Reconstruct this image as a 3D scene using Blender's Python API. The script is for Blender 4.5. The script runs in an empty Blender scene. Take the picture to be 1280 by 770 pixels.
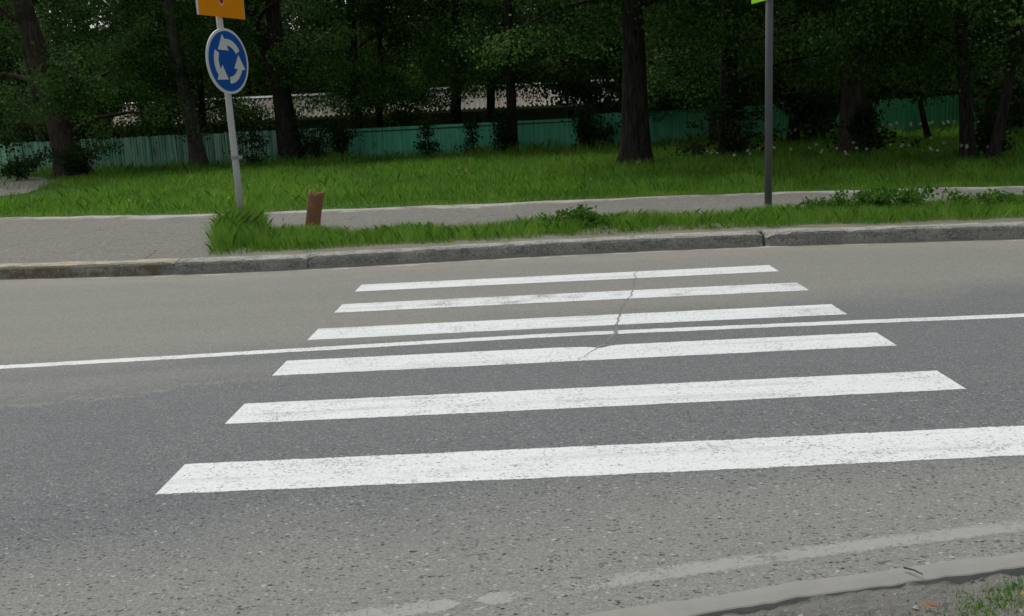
import bpy, math, random
import numpy as np
from mathutils import Matrix, Vector, noise as mnoise

# ---------------------------------------------------------------- camera, sky, sun, exposure
sc = bpy.context.scene
COL = sc.collection
CAM_H, FOC = 1.5801, 1200.0 / 1280.0 * 36.0
YAW, PITCH, ROLL = -0.0133, -0.19806, -0.05066
fw = Vector((math.sin(YAW) * math.cos(PITCH), math.cos(YAW) * math.cos(PITCH), math.sin(PITCH)))
rt = Vector((math.cos(YAW), -math.sin(YAW), 0.0))
up = rt.cross(fw)
rt = rt * math.cos(ROLL) + up * math.sin(ROLL)
up = rt.cross(fw)
cam = bpy.data.cameras.new("camera")
cam.sensor_width = 36.0
cam.lens = FOC
cam.clip_start = 0.05
cam.clip_end = 1500.0
camo = bpy.data.objects.new("camera", cam)
COL.objects.link(camo)
camo.matrix_world = Matrix(((rt.x, up.x, -fw.x, 0), (rt.y, up.y, -fw.y, 0), (rt.z, up.z, -fw.z, CAM_H), (0, 0, 0, 1)))
sc.camera = camo

SUN_EL, SUN_AZ = math.radians(60), math.radians(-25)      # azimuth from +Y towards +X
world = bpy.data.worlds.new("World")
sc.world = world
world.use_nodes = True
wn, wl = world.node_tree.nodes, world.node_tree.links
bg = wn["Background"]
sky = wn.new("ShaderNodeTexSky")
sky.sky_type = 'NISHITA'
sky.sun_disc = False
sky.sun_elevation = SUN_EL
sky.sun_rotation = SUN_AZ
sky.air_density = 1.0
sky.dust_density = 5.0
sky.ozone_density = 1.0
hs = wn.new("ShaderNodeHueSaturation")
hs.inputs["Saturation"].default_value = 0.35
wl.new(sky.outputs[0], hs.inputs["Color"])
wl.new(hs.outputs[0], bg.inputs[0])
bg.inputs[1].default_value = 0.135
sun = bpy.data.lights.new("sun", 'SUN')
sun.energy = 1.3
sun.angle = math.radians(14)
sun.color = (1.0, 0.98, 0.91)
suno = bpy.data.objects.new("sun", sun)
COL.objects.link(suno)
sd = Vector((math.sin(SUN_AZ) * math.cos(SUN_EL), math.cos(SUN_AZ) * math.cos(SUN_EL), math.sin(SUN_EL)))
suno.rotation_euler = sd.to_track_quat('Z', 'Y').to_euler()
suno.location = sd * 40
sc.view_settings.view_transform = 'Standard'
sc.view_settings.look = 'None'
sc.view_settings.gamma = 1.0
sc.view_settings.use_curve_mapping = False
sc.view_settings.exposure = 0.0
sc.render.engine = 'CYCLES'
sc.cycles.max_bounces = 6
sc.cycles.transparent_max_bounces = 8

rng = np.random.default_rng(7)
random.seed(7)

# ---------------------------------------------------------------- node helpers
class NT:
    def __init__(s, name):
        s.m = bpy.data.materials.new(name)
        s.m.use_nodes = True
        s.t = s.m.node_tree
        s.n, s.l = s.t.nodes, s.t.links
        s.b = s.n["Principled BSDF"]
        s.b.inputs["Specular IOR Level"].default_value = 0.25
        s.b.inputs["Roughness"].default_value = 0.85
    def new(s, t, **k):
        n = s.n.new(t)
        for a, v in k.items():
            setattr(n, a, v)
        return n
    def put(s, sock, v):
        if hasattr(v, "is_linked") or isinstance(v, bpy.types.NodeSocket):
            s.l.new(v, sock)
        else:
            sock.default_value = v
    def co(s, scale=(1, 1, 1), uv=False):
        if uv:
            c = s.new("ShaderNodeUVMap").outputs[0]
        else:
            c = s.new("ShaderNodeTexCoord").outputs["Object"]
        mp = s.new("ShaderNodeMapping")
        mp.inputs["Scale"].default_value = scale
        s.l.new(c, mp.inputs[0])
        return mp.outputs[0]
    def noise(s, scale, detail=4, rough=0.6, vec=None, dist=0.0):
        n = s.new("ShaderNodeTexNoise")
        n.inputs["Scale"].default_value = scale
        n.inputs["Detail"].default_value = detail
        n.inputs["Roughness"].default_value = rough
        n.inputs["Distortion"].default_value = dist
        s.l.new(vec if vec else s.co(), n.inputs["Vector"])
        return n.outputs["Fac"]
    def voro(s, scale, out="Distance", vec=None, feature='F1'):
        n = s.new("ShaderNodeTexVoronoi", feature=feature)
        n.inputs["Scale"].default_value = scale
        s.l.new(vec if vec else s.co(), n.inputs["Vector"])
        return n.outputs[out]
    def cells(s, scale, vec=None):
        return s.sep(s.voro(scale, 'Color', vec))[0]
    def ramp(s, fac, a, b, lo=0.0, hi=1.0):
        n = s.new("ShaderNodeMapRange")
        n.clamp = True
        n.interpolation_type = 'SMOOTHSTEP'
        s.put(n.inputs[0], fac)
        n.inputs[1].default_value, n.inputs[2].default_value = a, b
        n.inputs[3].default_value, n.inputs[4].default_value = lo, hi
        return n.outputs[0]
    def math(s, op, a, b=0.0, c=0.0):
        n = s.new("ShaderNodeMath", operation=op)
        s.put(n.inputs[0], a); s.put(n.inputs[1], b); s.put(n.inputs[2], c)
        return n.outputs[0]
    def mix(s, f, a, b, mode='MIX'):
        n = s.new("ShaderNodeMix", data_type='RGBA', blend_type=mode)
        s.put(n.inputs[0], f)
        for q, v in ((n.inputs[6], a), (n.inputs[7], b)):
            if isinstance(v, tuple) and len(v) == 3:
                v = (*v, 1)
            s.put(q, v)
        return n.outputs[2]
    def sep(s, vec):
        n = s.new("ShaderNodeSeparateXYZ")
        s.l.new(vec, n.inputs[0])
        return n.outputs
    def attr(s, name):
        return s.new("ShaderNodeAttribute", attribute_name=name).outputs["Fac"]
    def bump(s, h, strength=0.3, dist=0.01):
        n = s.new("ShaderNodeBump")
        n.inputs["Strength"].default_value = strength
        n.inputs["Distance"].default_value = dist
        s.put(n.inputs["Height"], h)
        s.l.new(n.outputs[0], s.b.inputs["Normal"])
    def col(s, c):
        if isinstance(c, tuple) and len(c) == 3:
            c = (*c, 1)
        s.put(s.b.inputs["Base Color"], c)
    def rough(s, v):
        s.put(s.b.inputs["Roughness"], v)

# ---------------------------------------------------------------- mesh helpers
class MB:
    """collects verts / faces / material ids / uvs"""
    def __init__(s):
        s.v, s.f, s.mi, s.uv = [], [], [], []
    def face(s, idx, mi=0):
        s.f.append(idx); s.mi.append(mi)
    def vert(s, p):
        s.v.append(tuple(p)); return len(s.v) - 1
    def box(s, c, size, M=None, mi=0):
        hx, hy, hz = (q / 2 for q in size)
        i0 = len(s.v)
        for z in (-hz, hz):
            for x, y in ((-hx, -hy), (hx, -hy), (hx, hy), (-hx, hy)):
                p = Vector((c[0] + x, c[1] + y, c[2] + z))
                s.v.append(tuple(M @ p) if M else tuple(p))
        for q in ((3, 2, 1, 0), (4, 5, 6, 7), (0, 1, 5, 4), (1, 2, 6, 5), (2, 3, 7, 6), (3, 0, 4, 7)):
            s.face([i0 + k for k in q], mi)
    def prism(s, pts, y0, y1, M=None, mi=0):
        """outline in XZ, extruded from y0 to y1"""
        i0, n = len(s.v), len(pts)
        for y in (y0, y1):
            for x, z in pts:
                p = Vector((x, y, z))
                s.v.append(tuple(M @ p) if M else tuple(p))
        s.face([i0 + k for k in range(n)], mi)
        s.face([i0 + n + k for k in reversed(range(n))], mi)
        for k in range(n):
            a, b = k, (k + 1) % n
            s.face([i0 + b, i0 + a, i0 + n + a, i0 + n + b], mi)
    def tube(s, path, radii, seg=10, wob=0.0, caps=True, mi=0, seed=0):
        path = [Vector(p) for p in path]
        rr = random.Random(seed)
        i0, n = len(s.v), len(path)
        for k, p in enumerate(path):
            d = (path[min(k + 1, n - 1)] - path[max(k - 1, 0)]).normalized()
            a = d.cross(Vector((0, 1, 0.13)))
            if a.length < 0.05:
                a = d.cross(Vector((1, 0, 0)))
            a.normalize(); b = d.cross(a)
            for j in range(seg):
                t = 2 * math.pi * j / seg
                r = radii[k] * (1 + wob * (rr.random() - .5))
                s.v.append(tuple(p + (a * math.cos(t) + b * math.sin(t)) * r))
        for k in range(n - 1):
            for j in range(seg):
                j2 = (j + 1) % seg
                s.face([i0 + k * seg + j, i0 + k * seg + j2, i0 + (k + 1) * seg + j2, i0 + (k + 1) * seg + j], mi)
        if caps:
            s.face([i0 + j for j in reversed(range(seg))], mi)
            s.face([i0 + (n - 1) * seg + j for j in range(seg)], mi)
    def build(s, name, mats, parent=None, smooth=False, loc=None):
        me = bpy.data.meshes.new(name)
        me.from_pydata(s.v, [], s.f)
        for m in (mats if isinstance(mats, (list, tuple)) else [mats]):
            me.materials.append(m)
        if any(s.mi):
            me.polygons.foreach_set("material_index", s.mi)
        if smooth:
            me.polygons.foreach_set("use_smooth", [True] * len(me.polygons))
        if s.uv:
            u = me.uv_layers.new(name="UVMap")
            li = np.zeros(len(me.loops), dtype=np.int32)
            me.loops.foreach_get("vertex_index", li)
            u.data.foreach_set("uv", np.array(s.uv, dtype=np.float32)[li].ravel())
        me.update()
        o = bpy.data.objects.new(name, me)
        COL.objects.link(o)
        if parent:
            o.parent = parent
        if loc:
            o.location = loc
        return o

def quads(name, V, tint, mat, parent=None, per=4):
    """V: (n, per, 3) array -> one mesh of n polygons, a 'tint' value per polygon"""
    n = len(V)
    me = bpy.data.meshes.new(name)
    me.vertices.add(n * per)
    me.vertices.foreach_set("co", np.ascontiguousarray(V, dtype=np.float32).ravel())
    me.loops.add(n * per)
    me.loops.foreach_set("vertex_index", np.arange(n * per, dtype=np.int32))
    me.polygons.add(n)
    me.polygons.foreach_set("loop_start", np.arange(n, dtype=np.int32) * per)
    a = me.attributes.new("tint", 'FLOAT', 'POINT')
    a.data.foreach_set("value", np.repeat(tint, per).astype(np.float32))
    me.materials.append(mat)
    me.update(calc_edges=True)
    o = bpy.data.objects.new(name, me)
    COL.objects.link(o)
    if parent:
        o.parent = parent
    return o

def tag(o, label=None, cat=None, group=None, kind=None):
    if label: o["label"] = label
    if cat: o["category"] = cat
    if group: o["group"] = group
    if kind: o["kind"] = kind
    return o

def empty(name, loc, label, cat, group=None, rz=0.0):
    o = bpy.data.objects.new(name, None)
    o.empty_display_size = 0.2
    COL.objects.link(o)
    o.location = loc
    o.rotation_euler = (0, 0, rz)
    return tag(o, label, cat, group)

def copy_tree(o, parent=None):
    c = o.copy()
    COL.objects.link(c)
    if parent:
        c.parent = parent
    for ch in list(o.children):
        copy_tree(ch, c)
    return c

def interp(x, xs, ys):
    return float(np.interp(x, xs, ys))

# ---------------------------------------------------------------- the lines of the street (metres; x along the road, y across)
KX = [-60, -20, -12, -6.07, -5.02, -3.95, -3.15, -2.41, -1.38, -.11, 1.34, 2.71, 3.94, 5.4, 9, 14, 60]
KY = [22, 13.6, 12.0, 11.02, 10.86, 10.72, 10.66, 10.65, 10.70, 10.77, 10.78, 10.70, 10.54, 10.31, 9.85, 9.4, 8.6]
SX = [-60, -20, -14, -10, -8.2, -5.5, -2.76, -.1, 2, 4.1, 7.7, 14, 60]
SY = [36, 22.3, 20, 18.46, 17.9, 16.9, 16.6, 16.25, 16.1, 15.8, 14.8, 13.6, 12.4]
NX = [-60, -6, -2, .17, .49, .77, 1.23, 1.7, 2.6, 6, 60]
NY = [0.2, 1.7, 2.42, 2.81, 2.90, 2.96, 3.05, 3.12, 3.27, 3.75, 4.6]
CX = [-60, -12, -6, -3.76, -2.62, -1.6, -.8, -.1, .66, 1.97, 3.56, 6, 12, 60]
CY = [5.0, 6.2, 6.53, 6.62, 6.665, 6.715, 6.755, 6.795, 6.80, 6.765, 6.72, 6.6, 6.3, 5.0]
def smooth_line(xs, ys):
    gx = np.arange(-60, 60.01, 0.1)
    gy = np.interp(gx, xs, ys)
    k = np.ones(9) / 9
    gp = np.pad(gy, 4, mode='edge')
    return gx, np.convolve(gp, k, 'valid')
_K, _S, _N, _C = smooth_line(KX, KY), smooth_line(SX, SY), smooth_line(NX, NY), smooth_line(CX, CY)
kerb_y = lambda x: interp(x, *_K)
walk_y = lambda x: interp(x, *_S)
near_y = lambda x: interp(x, *_N)
mid_y = lambda x: interp(x, *_C)
def strip_back(x):                                    # back edge of the grass strip behind the kerb
    return 12.55 + 0.15 * math.sin(x * 1.9) + 0.1 * math.sin(x * 4.3 + 1) + 2.5 * math.exp(-((x + 4.1) / .55) ** 2) + .15 * math.exp(-((x + 3.2) / .5) ** 2)
def strip_left(y):
    return -3.72 - 0.27 * (y - 11.3)

# ---------------------------------------------------------------- materials of the setting
def asphalt_mat():
    m = NT("asphalt")
    uv = m.sep(m.co(uv=True))
    P = uv[1]                                         # metres from the near edge of the road
    big = m.noise(0.55, 5, .62)
    streak = m.noise(1.0, 5, .6, m.co((0.25, 2.2, 1)))
    grain = m.noise(75, 3, .75)
    fine = m.noise(210, 2, .7)
    pw = m.math('ADD', P, m.math('MULTIPLY', m.math('SUBTRACT', big, .5), 1.6))
    cold = m.mix(streak, (0.104, 0.115, 0.118), (0.134, 0.146, 0.147))
    dust = m.mix(big, (0.178, 0.184, 0.168), (0.215, 0.220, 0.198))
    # clean driven bands near the middle, dusty towards both edges
    near_d = m.ramp(pw, .45, 1.45, 1, 0)
    far_d = m.ramp(pw, 3.75, 5.0, 0, 0.9)
    c = m.mix(near_d, cold, dust)
    far_c = m.mix(streak, (0.185, 0.187, 0.164), (0.225, 0.225, 0.196))
    c = m.mix(far_d, c, far_c)
    mot = m.noise(16, 4, .7)
    c = m.mix(m.ramp(m.noise(5.5, 5, .7), .56, .72, 0, .15), c, (0.10, 0.10, 0.098))
    # beige dusty band left under the centre line, ending in a faint line of grit
    gx = m.sep(m.co())[0]
    lw = m.ramp(gx, -.2, -2.4)
    bnd = m.math('MULTIPLY', m.ramp(pw, 3.36, 3.80), m.ramp(P, 4.1, 3.9))
    c = m.mix(m.math('MULTIPLY', m.math('MULTIPLY', bnd, lw), .75), c, m.mix(.35, far_c, cold))
    grit = m.math('MULTIPLY', m.ramp(m.math('ABSOLUTE', m.math('SUBTRACT', pw, 3.50)), .10, .02), m.ramp(mot, .46, .56, 0, .30))
    c = m.mix(m.math('MULTIPLY', grit, lw), c, (0.33, 0.325, 0.29))
    # pale sand swept against the far kerb
    kd = uv[0]
    sn = m.noise(2.4, 7, .8, m.co((.45, 1, 1)))
    sand = m.math('MULTIPLY', m.ramp(m.math('ADD', kd, m.math('MULTIPLY', m.math('SUBTRACT', sn, .5), 1.6)), .30, .75, 1, 0), .6)
    c = m.mix(sand, c, (0.25, 0.235, 0.19))
    line = m.ramp(m.math('ADD', kd, m.math('MULTIPLY', m.math('SUBTRACT', sn, .5), .55)), .05, .13, 1, 0)
    c = m.mix(m.math('MULTIPLY', line, m.ramp(m.noise(3.1, 5, .7), .40, .55, .2, .9)), c, (0.50, 0.49, 0.44))
    # aggregate: darker and lighter stones, open pits
    ce = m.cells(175, m.co((.8, 1, 1)))
    ce2 = m.cells(105, m.co((.7, 1, 1)))
    wear = m.ramp(pw, 3.0, 1.2, .35, 1.0)
    c = m.mix(m.ramp(ce, .62, .98, 0, .34), c, (0.045, 0.047, 0.05))
    c = m.mix(m.ramp(ce, .30, .04, 0, .34), c, (0.40, 0.40, 0.38))
    c = m.mix(m.math('MULTIPLY', m.ramp(ce2, .945, .965), m.math('MULTIPLY', wear, .68)), c, (0.035, 0.036, 0.04))
    c = m.mix(m.math('MULTIPLY', m.ramp(ce2, .016, .008), m.math('MULTIPLY', wear, .5)), c, (0.48, 0.475, 0.44))
    vo = m.voro(34, vec=m.co((.75, 1, 1)))
    rnd = m.noise(11, 3, .6)
    pit = m.math('MULTIPLY', m.ramp(vo, .26, .12), m.ramp(rnd, .53, .58))
    c = m.mix(m.math('MULTIPLY', pit, wear), c, (0.028, 0.028, 0.031))
    # thin dark longitudinal scuffs
    scf = m.ramp(m.noise(1.0, 6, .7, m.co((.7, 14, 1))), .62, .72, 0, .45)
    c = m.mix(scf, c, (0.11, 0.11, 0.115))
    m.col(c)
    m.rough(.86)
    m.bump(m.math('ADD', grain, m.math('MULTIPLY', pit, -1.0)), .35, .006)
    return m.m

def walk_mat():
    m = NT("old_pavement_asphalt")
    uv = m.sep(m.co(uv=True))
    D = uv[1]                                         # metres from the far edge
    big = m.noise(.8, 5, .6)
    g = m.noise(60, 3, .7)
    c = m.mix(big, (0.092, 0.094, 0.079), (0.140, 0.141, 0.120))
    c = m.mix(m.ramp(g, .42, .68, 0, .45), c, (0.30, 0.29, 0.265))
    c = m.mix(m.ramp(m.noise(4, 5, .7), .62, .75, 0, .35), c, (0.08, 0.076, 0.068))
    md = m.noise(15, 5, .75)
    c = m.mix(m.ramp(md, .48, .66, 0, .4), c, (0.29, 0.28, 0.25))
    c = m.mix(m.ramp(md, .48, .34, 0, .4), c, (0.065, 0.065, 0.058))
    e = m.math('ADD', D, m.math('MULTIPLY', m.math('SUBTRACT', m.noise(2.4, 7, .8), .5), 2.2))
    c = m.mix(m.ramp(m.math('ADD', e, m.math('MULTIPLY', m.math('SUBTRACT', m.noise(.55, 4, .6), .5), 2.2)), .05, .50, .7, 0), c, (0.42, 0.41, 0.36))
    ce = m.cells(45, m.co((.7, 1, 1)))
    c = m.mix(m.ramp(ce, .80, 1.0, 0, .25), c, (0.04, 0.04, 0.038))
    c = m.mix(m.ramp(ce, .18, .0, 0, .35), c, (0.42, 0.41, 0.37))
    wv = m.noise(1.5, 4, .6)
    ck = m.voro(.55, vec=m.co((1, 1, 1)), feature='DISTANCE_TO_EDGE')
    ckm = m.ramp(m.math('ADD', ck, m.math('MULTIPLY', m.math('SUBTRACT', m.noise(9, 5, .7), .5), .06)), .012, .002, 0, .65)
    c = m.mix(m.math('MULTIPLY', ckm, m.ramp(wv, .45, .55)), c, (0.05, 0.05, 0.045))
    m.col(c)
    m.bump(g, .3, .006)
    return m.m

def ground_mat():
    m = NT("soil_and_turf")
    n = m.noise(.35, 6, .65)
    n2 = m.noise(6, 5, .7)
    c = m.mix(n2, (0.035, 0.075, 0.010), (0.060, 0.115, 0.016))
    c = m.mix(m.ramp(n, .60, .72), c, (0.10, 0.085, 0.055))
    m.col(c)
    m.bump(n2, .6, .05)
    return m.m

def dirt_mat(name, a, b, dark, gs=35):
    m = NT(name)
    g = m.noise(gs, 5, .75)
    n = m.noise(2.2, 5, .65)
    c = m.mix(n, a, b)
    c = m.mix(m.ramp(g, .52, .70, 0, .6), c, dark)
    c = m.mix(m.ramp(m.noise(gs * 2.2, 2, .6), .60, .72, 0, .6), c, (0.42, 0.40, 0.37))
    m.col(c)
    m.bump(g, .7, .02)
    return m.m

def paint_mat(name, amount, base=(0.715, 0.75, 0.745), pits=.6, edge=.06, strength=1.0):
    """road paint worn through to the asphalt in speckles and along its edges"""
    m = NT(name)
    v = m.sep(m.co(uv=True))[1]                       # 0..1 across the line
    soft = m.noise(1.7, 5, .6)
    c = m.mix(soft, tuple(q * .86 for q in base), base)
    tr = m.noise(1.0, 6, .65, m.co((.6, 9, 1)))       # tyre dirt dragged along the road
    c = m.mix(m.ramp(tr, .48, .70, 0, .55), c, (0.42, 0.43, 0.42))
    g = m.noise(70, 3, .8)
    c = m.mix(m.ramp(g, .52, .36, 0, .45), c, (0.36, 0.37, 0.36))
    area = m.noise(2.6, 4, .7)
    w = m.math('ADD', g, m.math('MULTIPLY', m.math('SUBTRACT', area, .5), .8))
    mask = m.ramp(w, amount, amount + .07)
    vo = m.voro(36, vec=m.co((.75, 1, 1)))
    pit = m.math('MULTIPLY', m.ramp(vo, .22, .10), m.ramp(m.noise(10, 3), .49, .55, 0, pits))
    cp_ = m.cells(95, m.co((.75, 1, 1)))
    c = m.mix(m.math('MULTIPLY', m.ramp(cp_, .80, .97), m.ramp(area, .42, .60, .25, .75)), c, (0.24, 0.245, 0.245))
    ev = m.math('MINIMUM', v, m.math('SUBTRACT', 1.0, v))
    en = m.math('ADD', ev, m.math('MULTIPLY', m.math('SUBTRACT', m.noise(45, 5, .75), .5), edge * 4))
    hole = m.math('MAXIMUM', m.math('MAXIMUM', mask, pit), m.ramp(en, edge, -.3 * edge))
    m.col(c)
    m.rough(.7)
    m.bump(g, .25, .004)
    tb = m.new("ShaderNodeBsdfTransparent")
    ms = m.new("ShaderNodeMixShader")
    m.put(ms.inputs[0], m.math('SUBTRACT', 1.0, m.math('MULTIPLY', m.math('SUBTRACT', 1.0, hole), strength)))
    m.l.new(m.b.outputs[0], ms.inputs[1])
    m.l.new(tb.outputs[0], ms.inputs[2])
    m.l.new(ms.outputs[0], m.n["Material Output"].inputs[0])
    return m.m

def kerb_mat(paint):
    m = NT("kerb_concrete" if not paint else "kerb_concrete_yellow_paint")
    n = m.noise(2.6, 6, .65)
    g = m.noise(42, 4, .75)
    c = m.mix(m.ramp(n, .3, .7), (0.235, 0.236, 0.208), (0.37, 0.365, 0.32))
    c = m.mix(m.ramp(m.noise(2.2, 8, .8, m.co((1.5, 1, 5))), .50, .60, 0, .6), c, (0.10, 0.10, 0.088))
    c = m.mix(m.ramp(g, .55, .72, 0, .45), c, (0.40, 0.39, 0.35))
    ce = m.cells(70)
    c = m.mix(m.ramp(ce, .75, 1.0, 0, .6), c, (0.06, 0.06, 0.055))
    c = m.mix(m.ramp(ce, .2, .0, 0, .5), c, (0.48, 0.47, 0.43))
    foot = m.math('ADD', m.sep(m.co())[2], m.math('MULTIPLY', m.math('SUBTRACT', m.noise(6, 6, .75), .5), .10))
    c = m.mix(m.ramp(foot, .035, .0, 0, .7), c, (0.36, 0.345, 0.29))
    if paint:
        w = m.ramp(m.noise(7, 7, .8), .42, .60)
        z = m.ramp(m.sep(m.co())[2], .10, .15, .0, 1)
        yc = m.mix(z, (0.165, 0.120, 0.066), (0.42, 0.365, 0.215))  # yellow paint; the face's shade is mixed into its darker brown
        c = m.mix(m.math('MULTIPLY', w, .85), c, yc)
    m.col(c)
    m.rough(.9)
    m.bump(m.math('ADD', g, m.math('MULTIPLY', n, 2)), .5, .012)
    return m.m

def plain(name, c, rough=.6, var=.12, scale=6, metal=0.0, bump=0.0, spec=.3, dirt=None):
    m = NT(name)
    n = m.noise(scale, 5, .65)
    cc = m.mix(n, tuple(q * (1 - var) for q in c), tuple(min(1, q * (1 + var)) for q in c))
    if dirt:
        cc = m.mix(m.ramp(m.noise(scale * 2.3, 6, .7), .55, .72, 0, .7), cc, dirt)
    m.col(cc)
    m.rough(rough)
    m.b.inputs["Metallic"].default_value = metal
    m.b.inputs["Specular IOR Level"].default_value = spec
    if bump:
        m.bump(n, bump, .02)
    return m.m

def leaf_mat(name, a, b, tr=.4, rough=.65, spec=.10):
    m = NT(name)
    t = m.attr("tint")
    c = m.mix(t, a, b)
    c = m.mix(m.ramp(t, 1.2, 1.6), c, (0.40, 0.37, 0.19))
    m.col(c)
    m.rough(rough)
    m.b.inputs["Specular IOR Level"].default_value = spec
    tb = m.new("ShaderNodeBsdfTranslucent")
    m.l.new(m.mix(.5, c, m.mix(t, tuple(q * 1.3 for q in a), tuple(q * 1.5 for q in b))), tb.inputs[0])
    ms = m.new("ShaderNodeMixShader")
    ms.inputs[0].default_value = tr
    m.l.new(m.b.outputs[0], ms.inputs[1])
    m.l.new(tb.outputs[0], ms.inputs[2])
    m.l.new(ms.outputs[0], m.n["Material Output"].inputs[0])
    return m.m

def bark_mat(name, a, b):
    m = NT(name)
    v = m.co((1, 1, .16))
    n = m.noise(14, 6, .7, v, .6)
    big = m.noise(1.3, 4, .6)
    c = m.mix(m.ramp(n, .35, .65), a, b)
    c = m.mix(m.ramp(big, .45, .7, 0, .5), c, tuple(q * .5 for q in a))
    m.col(c)
    m.bump(n, 1.0, .09)
    return m.m

M = dict(
    asphalt=asphalt_mat(), walk=walk_mat(), ground=ground_mat(),
    soil=dirt_mat("strip_soil", (0.13, 0.122, 0.090), (0.215, 0.205, 0.160), (0.07, 0.065, 0.045)),
    path=dirt_mat("path_dirt", (0.20, 0.185, 0.165), (0.26, 0.245, 0.22), (0.12, 0.11, 0.10), 12),
    verge=dirt_mat("near_rubble", (0.12, 0.12, 0.105), (0.20, 0.20, 0.18), (0.045, 0.045, 0.038), 48),
    kerb=kerb_mat(False), kerby=kerb_mat(True),
    nearkerb=plain("dusty_flush_kerb", (0.235, 0.236, 0.215), .9, .14, 9, bump=.3),
    leaf=leaf_mat("poplar_leaf", (0.014, 0.042, 0.009), (0.115, 0.225, 0.050)),
    leaf_far=leaf_mat("far_leaf", (0.030, 0.054, 0.018), (0.070, 0.125, 0.036)),
    shrub=leaf_mat("shrub_leaf", (0.018, 0.040, 0.012), (0.045, 0.080, 0.022)),
    weed=leaf_mat("weed_leaf", (0.045, 0.120, 0.014), (0.110, 0.240, 0.035)),
    grass=leaf_mat("grass_blade", (0.072, 0.200, 0.016), (0.240, 0.430, 0.065), .4, .55),
    bark=bark_mat("dark_bark", (0.010, 0.009, 0.007), (0.058, 0.048, 0.038)),
    bark2=bark_mat("grey_bark", (0.060, 0.055, 0.046), (0.160, 0.150, 0.130)),
    bark3=bark_mat("brown_bark", (0.040, 0.031, 0.023), (0.110, 0.084, 0.062)),
)

# ---------------------------------------------------------------- ground, road, pavement, kerbs
xs = np.concatenate([np.array([-300, -150, -90]), np.arange(-60, 60.01, 1.0), np.array([90, 150, 300])])
g = MB()
rows = [(-200, None, -.06), (-20, None, -.06), (None, .08, -.06), (None, .16, .115), (30, None, .115), (60, None, .115), (120, None, .115), (400, None, .115)]
for ya, off, z in rows:
    for x in xs:
        g.vert((x, kerb_y(max(-60, min(60, x))) + off if ya is None else ya, z))
n = len(xs)
for r in range(len(rows) - 1):
    for k in range(n - 1):
        a = r * n + k
        g.face([a, a + 1, a + n + 1, a + n])
tag(g.build("ground", M["ground"]), kind="structure")

def ribbon(name, mat, x0, x1, dx, fy0, fy1, ny, z, uvf=None, zf=None):
    b = MB()
    gx = np.arange(x0, x1 + 1e-6, dx)
    for x in gx:
        a, c = fy0(x), fy1(x)
        for j in range(ny + 1):
            y = a + (c - a) * j / ny
            b.vert((x, y, (zf(x, y) if zf else z)))
            if uvf:
                b.uv.append(uvf(x, y))
    for i in range(len(gx) - 1):
        for j in range(ny):
            p = i * (ny + 1) + j
            b.face([p, p + ny + 1, p + ny + 2, p + 1])
    return b.build(name, mat)

tag(ribbon("road", M["asphalt"], -58, 58, .5, lambda x: near_y(x) - .02, lambda x: kerb_y(x) + .03, 12, 0.0,
           lambda x, y: (kerb_y(x) - y, y - near_y(x))), kind="structure")
tag(ribbon("pavement", M["walk"], -58, 58, .4, lambda x: kerb_y(x) + .22, lambda x: walk_y(x) + .06 * math.sin(x * 3.1) + .05 * math.sin(x * 7.7), 10, .132,
           lambda x, y: (x, walk_y(x) - y)), kind="structure")
# soil of the planted strip between kerb and pavement
b = MB()
cols = np.arange(-5.2, 40, .1)
prev = None
for x in cols:
    y0 = kerb_y(x) + .24
    y1 = strip_back(x)
    if x < -3.6:
        y0 = max(y0, 11.3 + (-3.72 - x) / .27 + .05 * math.sin(x * 9))
    if y1 - y0 < .05:
        prev = None
        continue
    cur = [b.vert((x, y0 + (y1 - y0) * j / 6, .138 + .016 * math.sin(math.pi * j / 6))) for j in range(7)]
    if prev:
        for j in range(6):
            b.face([prev[j], cur[j], cur[j + 1], prev[j + 1]])
    prev = cur
tag(b.build("soil_path", M["soil"]), kind="structure").name = "verge_land"

def kerb_run(name):
    b = MB()
    joints = [-58, -50, -42, -34, -26, -20, -14, -9, -3.95, -2.41, 2.72, 7.8, 12.9, 18, 24, 30, 38, 46, 58]
    prof = [(0.0, -.05), (0.0, .118), (.012, .140), (.035, .150), (.13, .152), (.27, .150), (.275, .05)]
    for q in range(len(joints) - 1):
        x0, x1 = joints[q] + .004, joints[q + 1] - .004
        if q == 9: x1 -= .012
        if q == 10: x0 += .022
        paint = 1 if x1 <= -3.9 and x0 > -25 else 0
        nst = max(2, int((x1 - x0) / (.07 if -12 < x0 < 9 else .5)))
        off = (0.006 * math.sin(q * 3.7), .006 * math.cos(q * 5.1))
        prev = None
        for k in range(nst + 1):
            x = x0 + (x1 - x0) * k / nst
            e = min(k, nst - k)
            y = kerb_y(x)
            cur = []
            for j, (dy, z) in enumerate(prof):
                nn = mnoise.noise(Vector((x * 7, j * 3.1 + q, z * 9))) * .008 + mnoise.noise(Vector((x * 1.3, j * 1.1, 4))) * .008
                if j in (2, 3):
                    nn = nn * 1.4 - max(0, mnoise.noise(Vector((x * 11, q, 2))) - .25) * .045
                ch = (.025 if e == 0 else .008 if e == 1 else 0) * (1 if 1 <= j <= 4 else 0)
                if q == 10 and k < 4 and 1 <= j <= 4: ch += .03 * (4 - k) / 4
                cur.append(b.vert((x, y + dy + off[0] + nn + (ch if j < 3 else 0), z + off[1] * (j > 0) + (nn - ch) * (j > 0 and j < 6))))
            if prev:
                for j in range(len(prof) - 1):
                    b.face([prev[j], cur[j], cur[j + 1], prev[j + 1]], paint)
            else:
                b.face(list(reversed(cur)), paint)
            prev = cur
        b.face(prev, paint)
    return b.build(name, [M["kerb"], M["kerby"]])
tag(kerb_run("kerb"), kind="structure")

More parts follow.
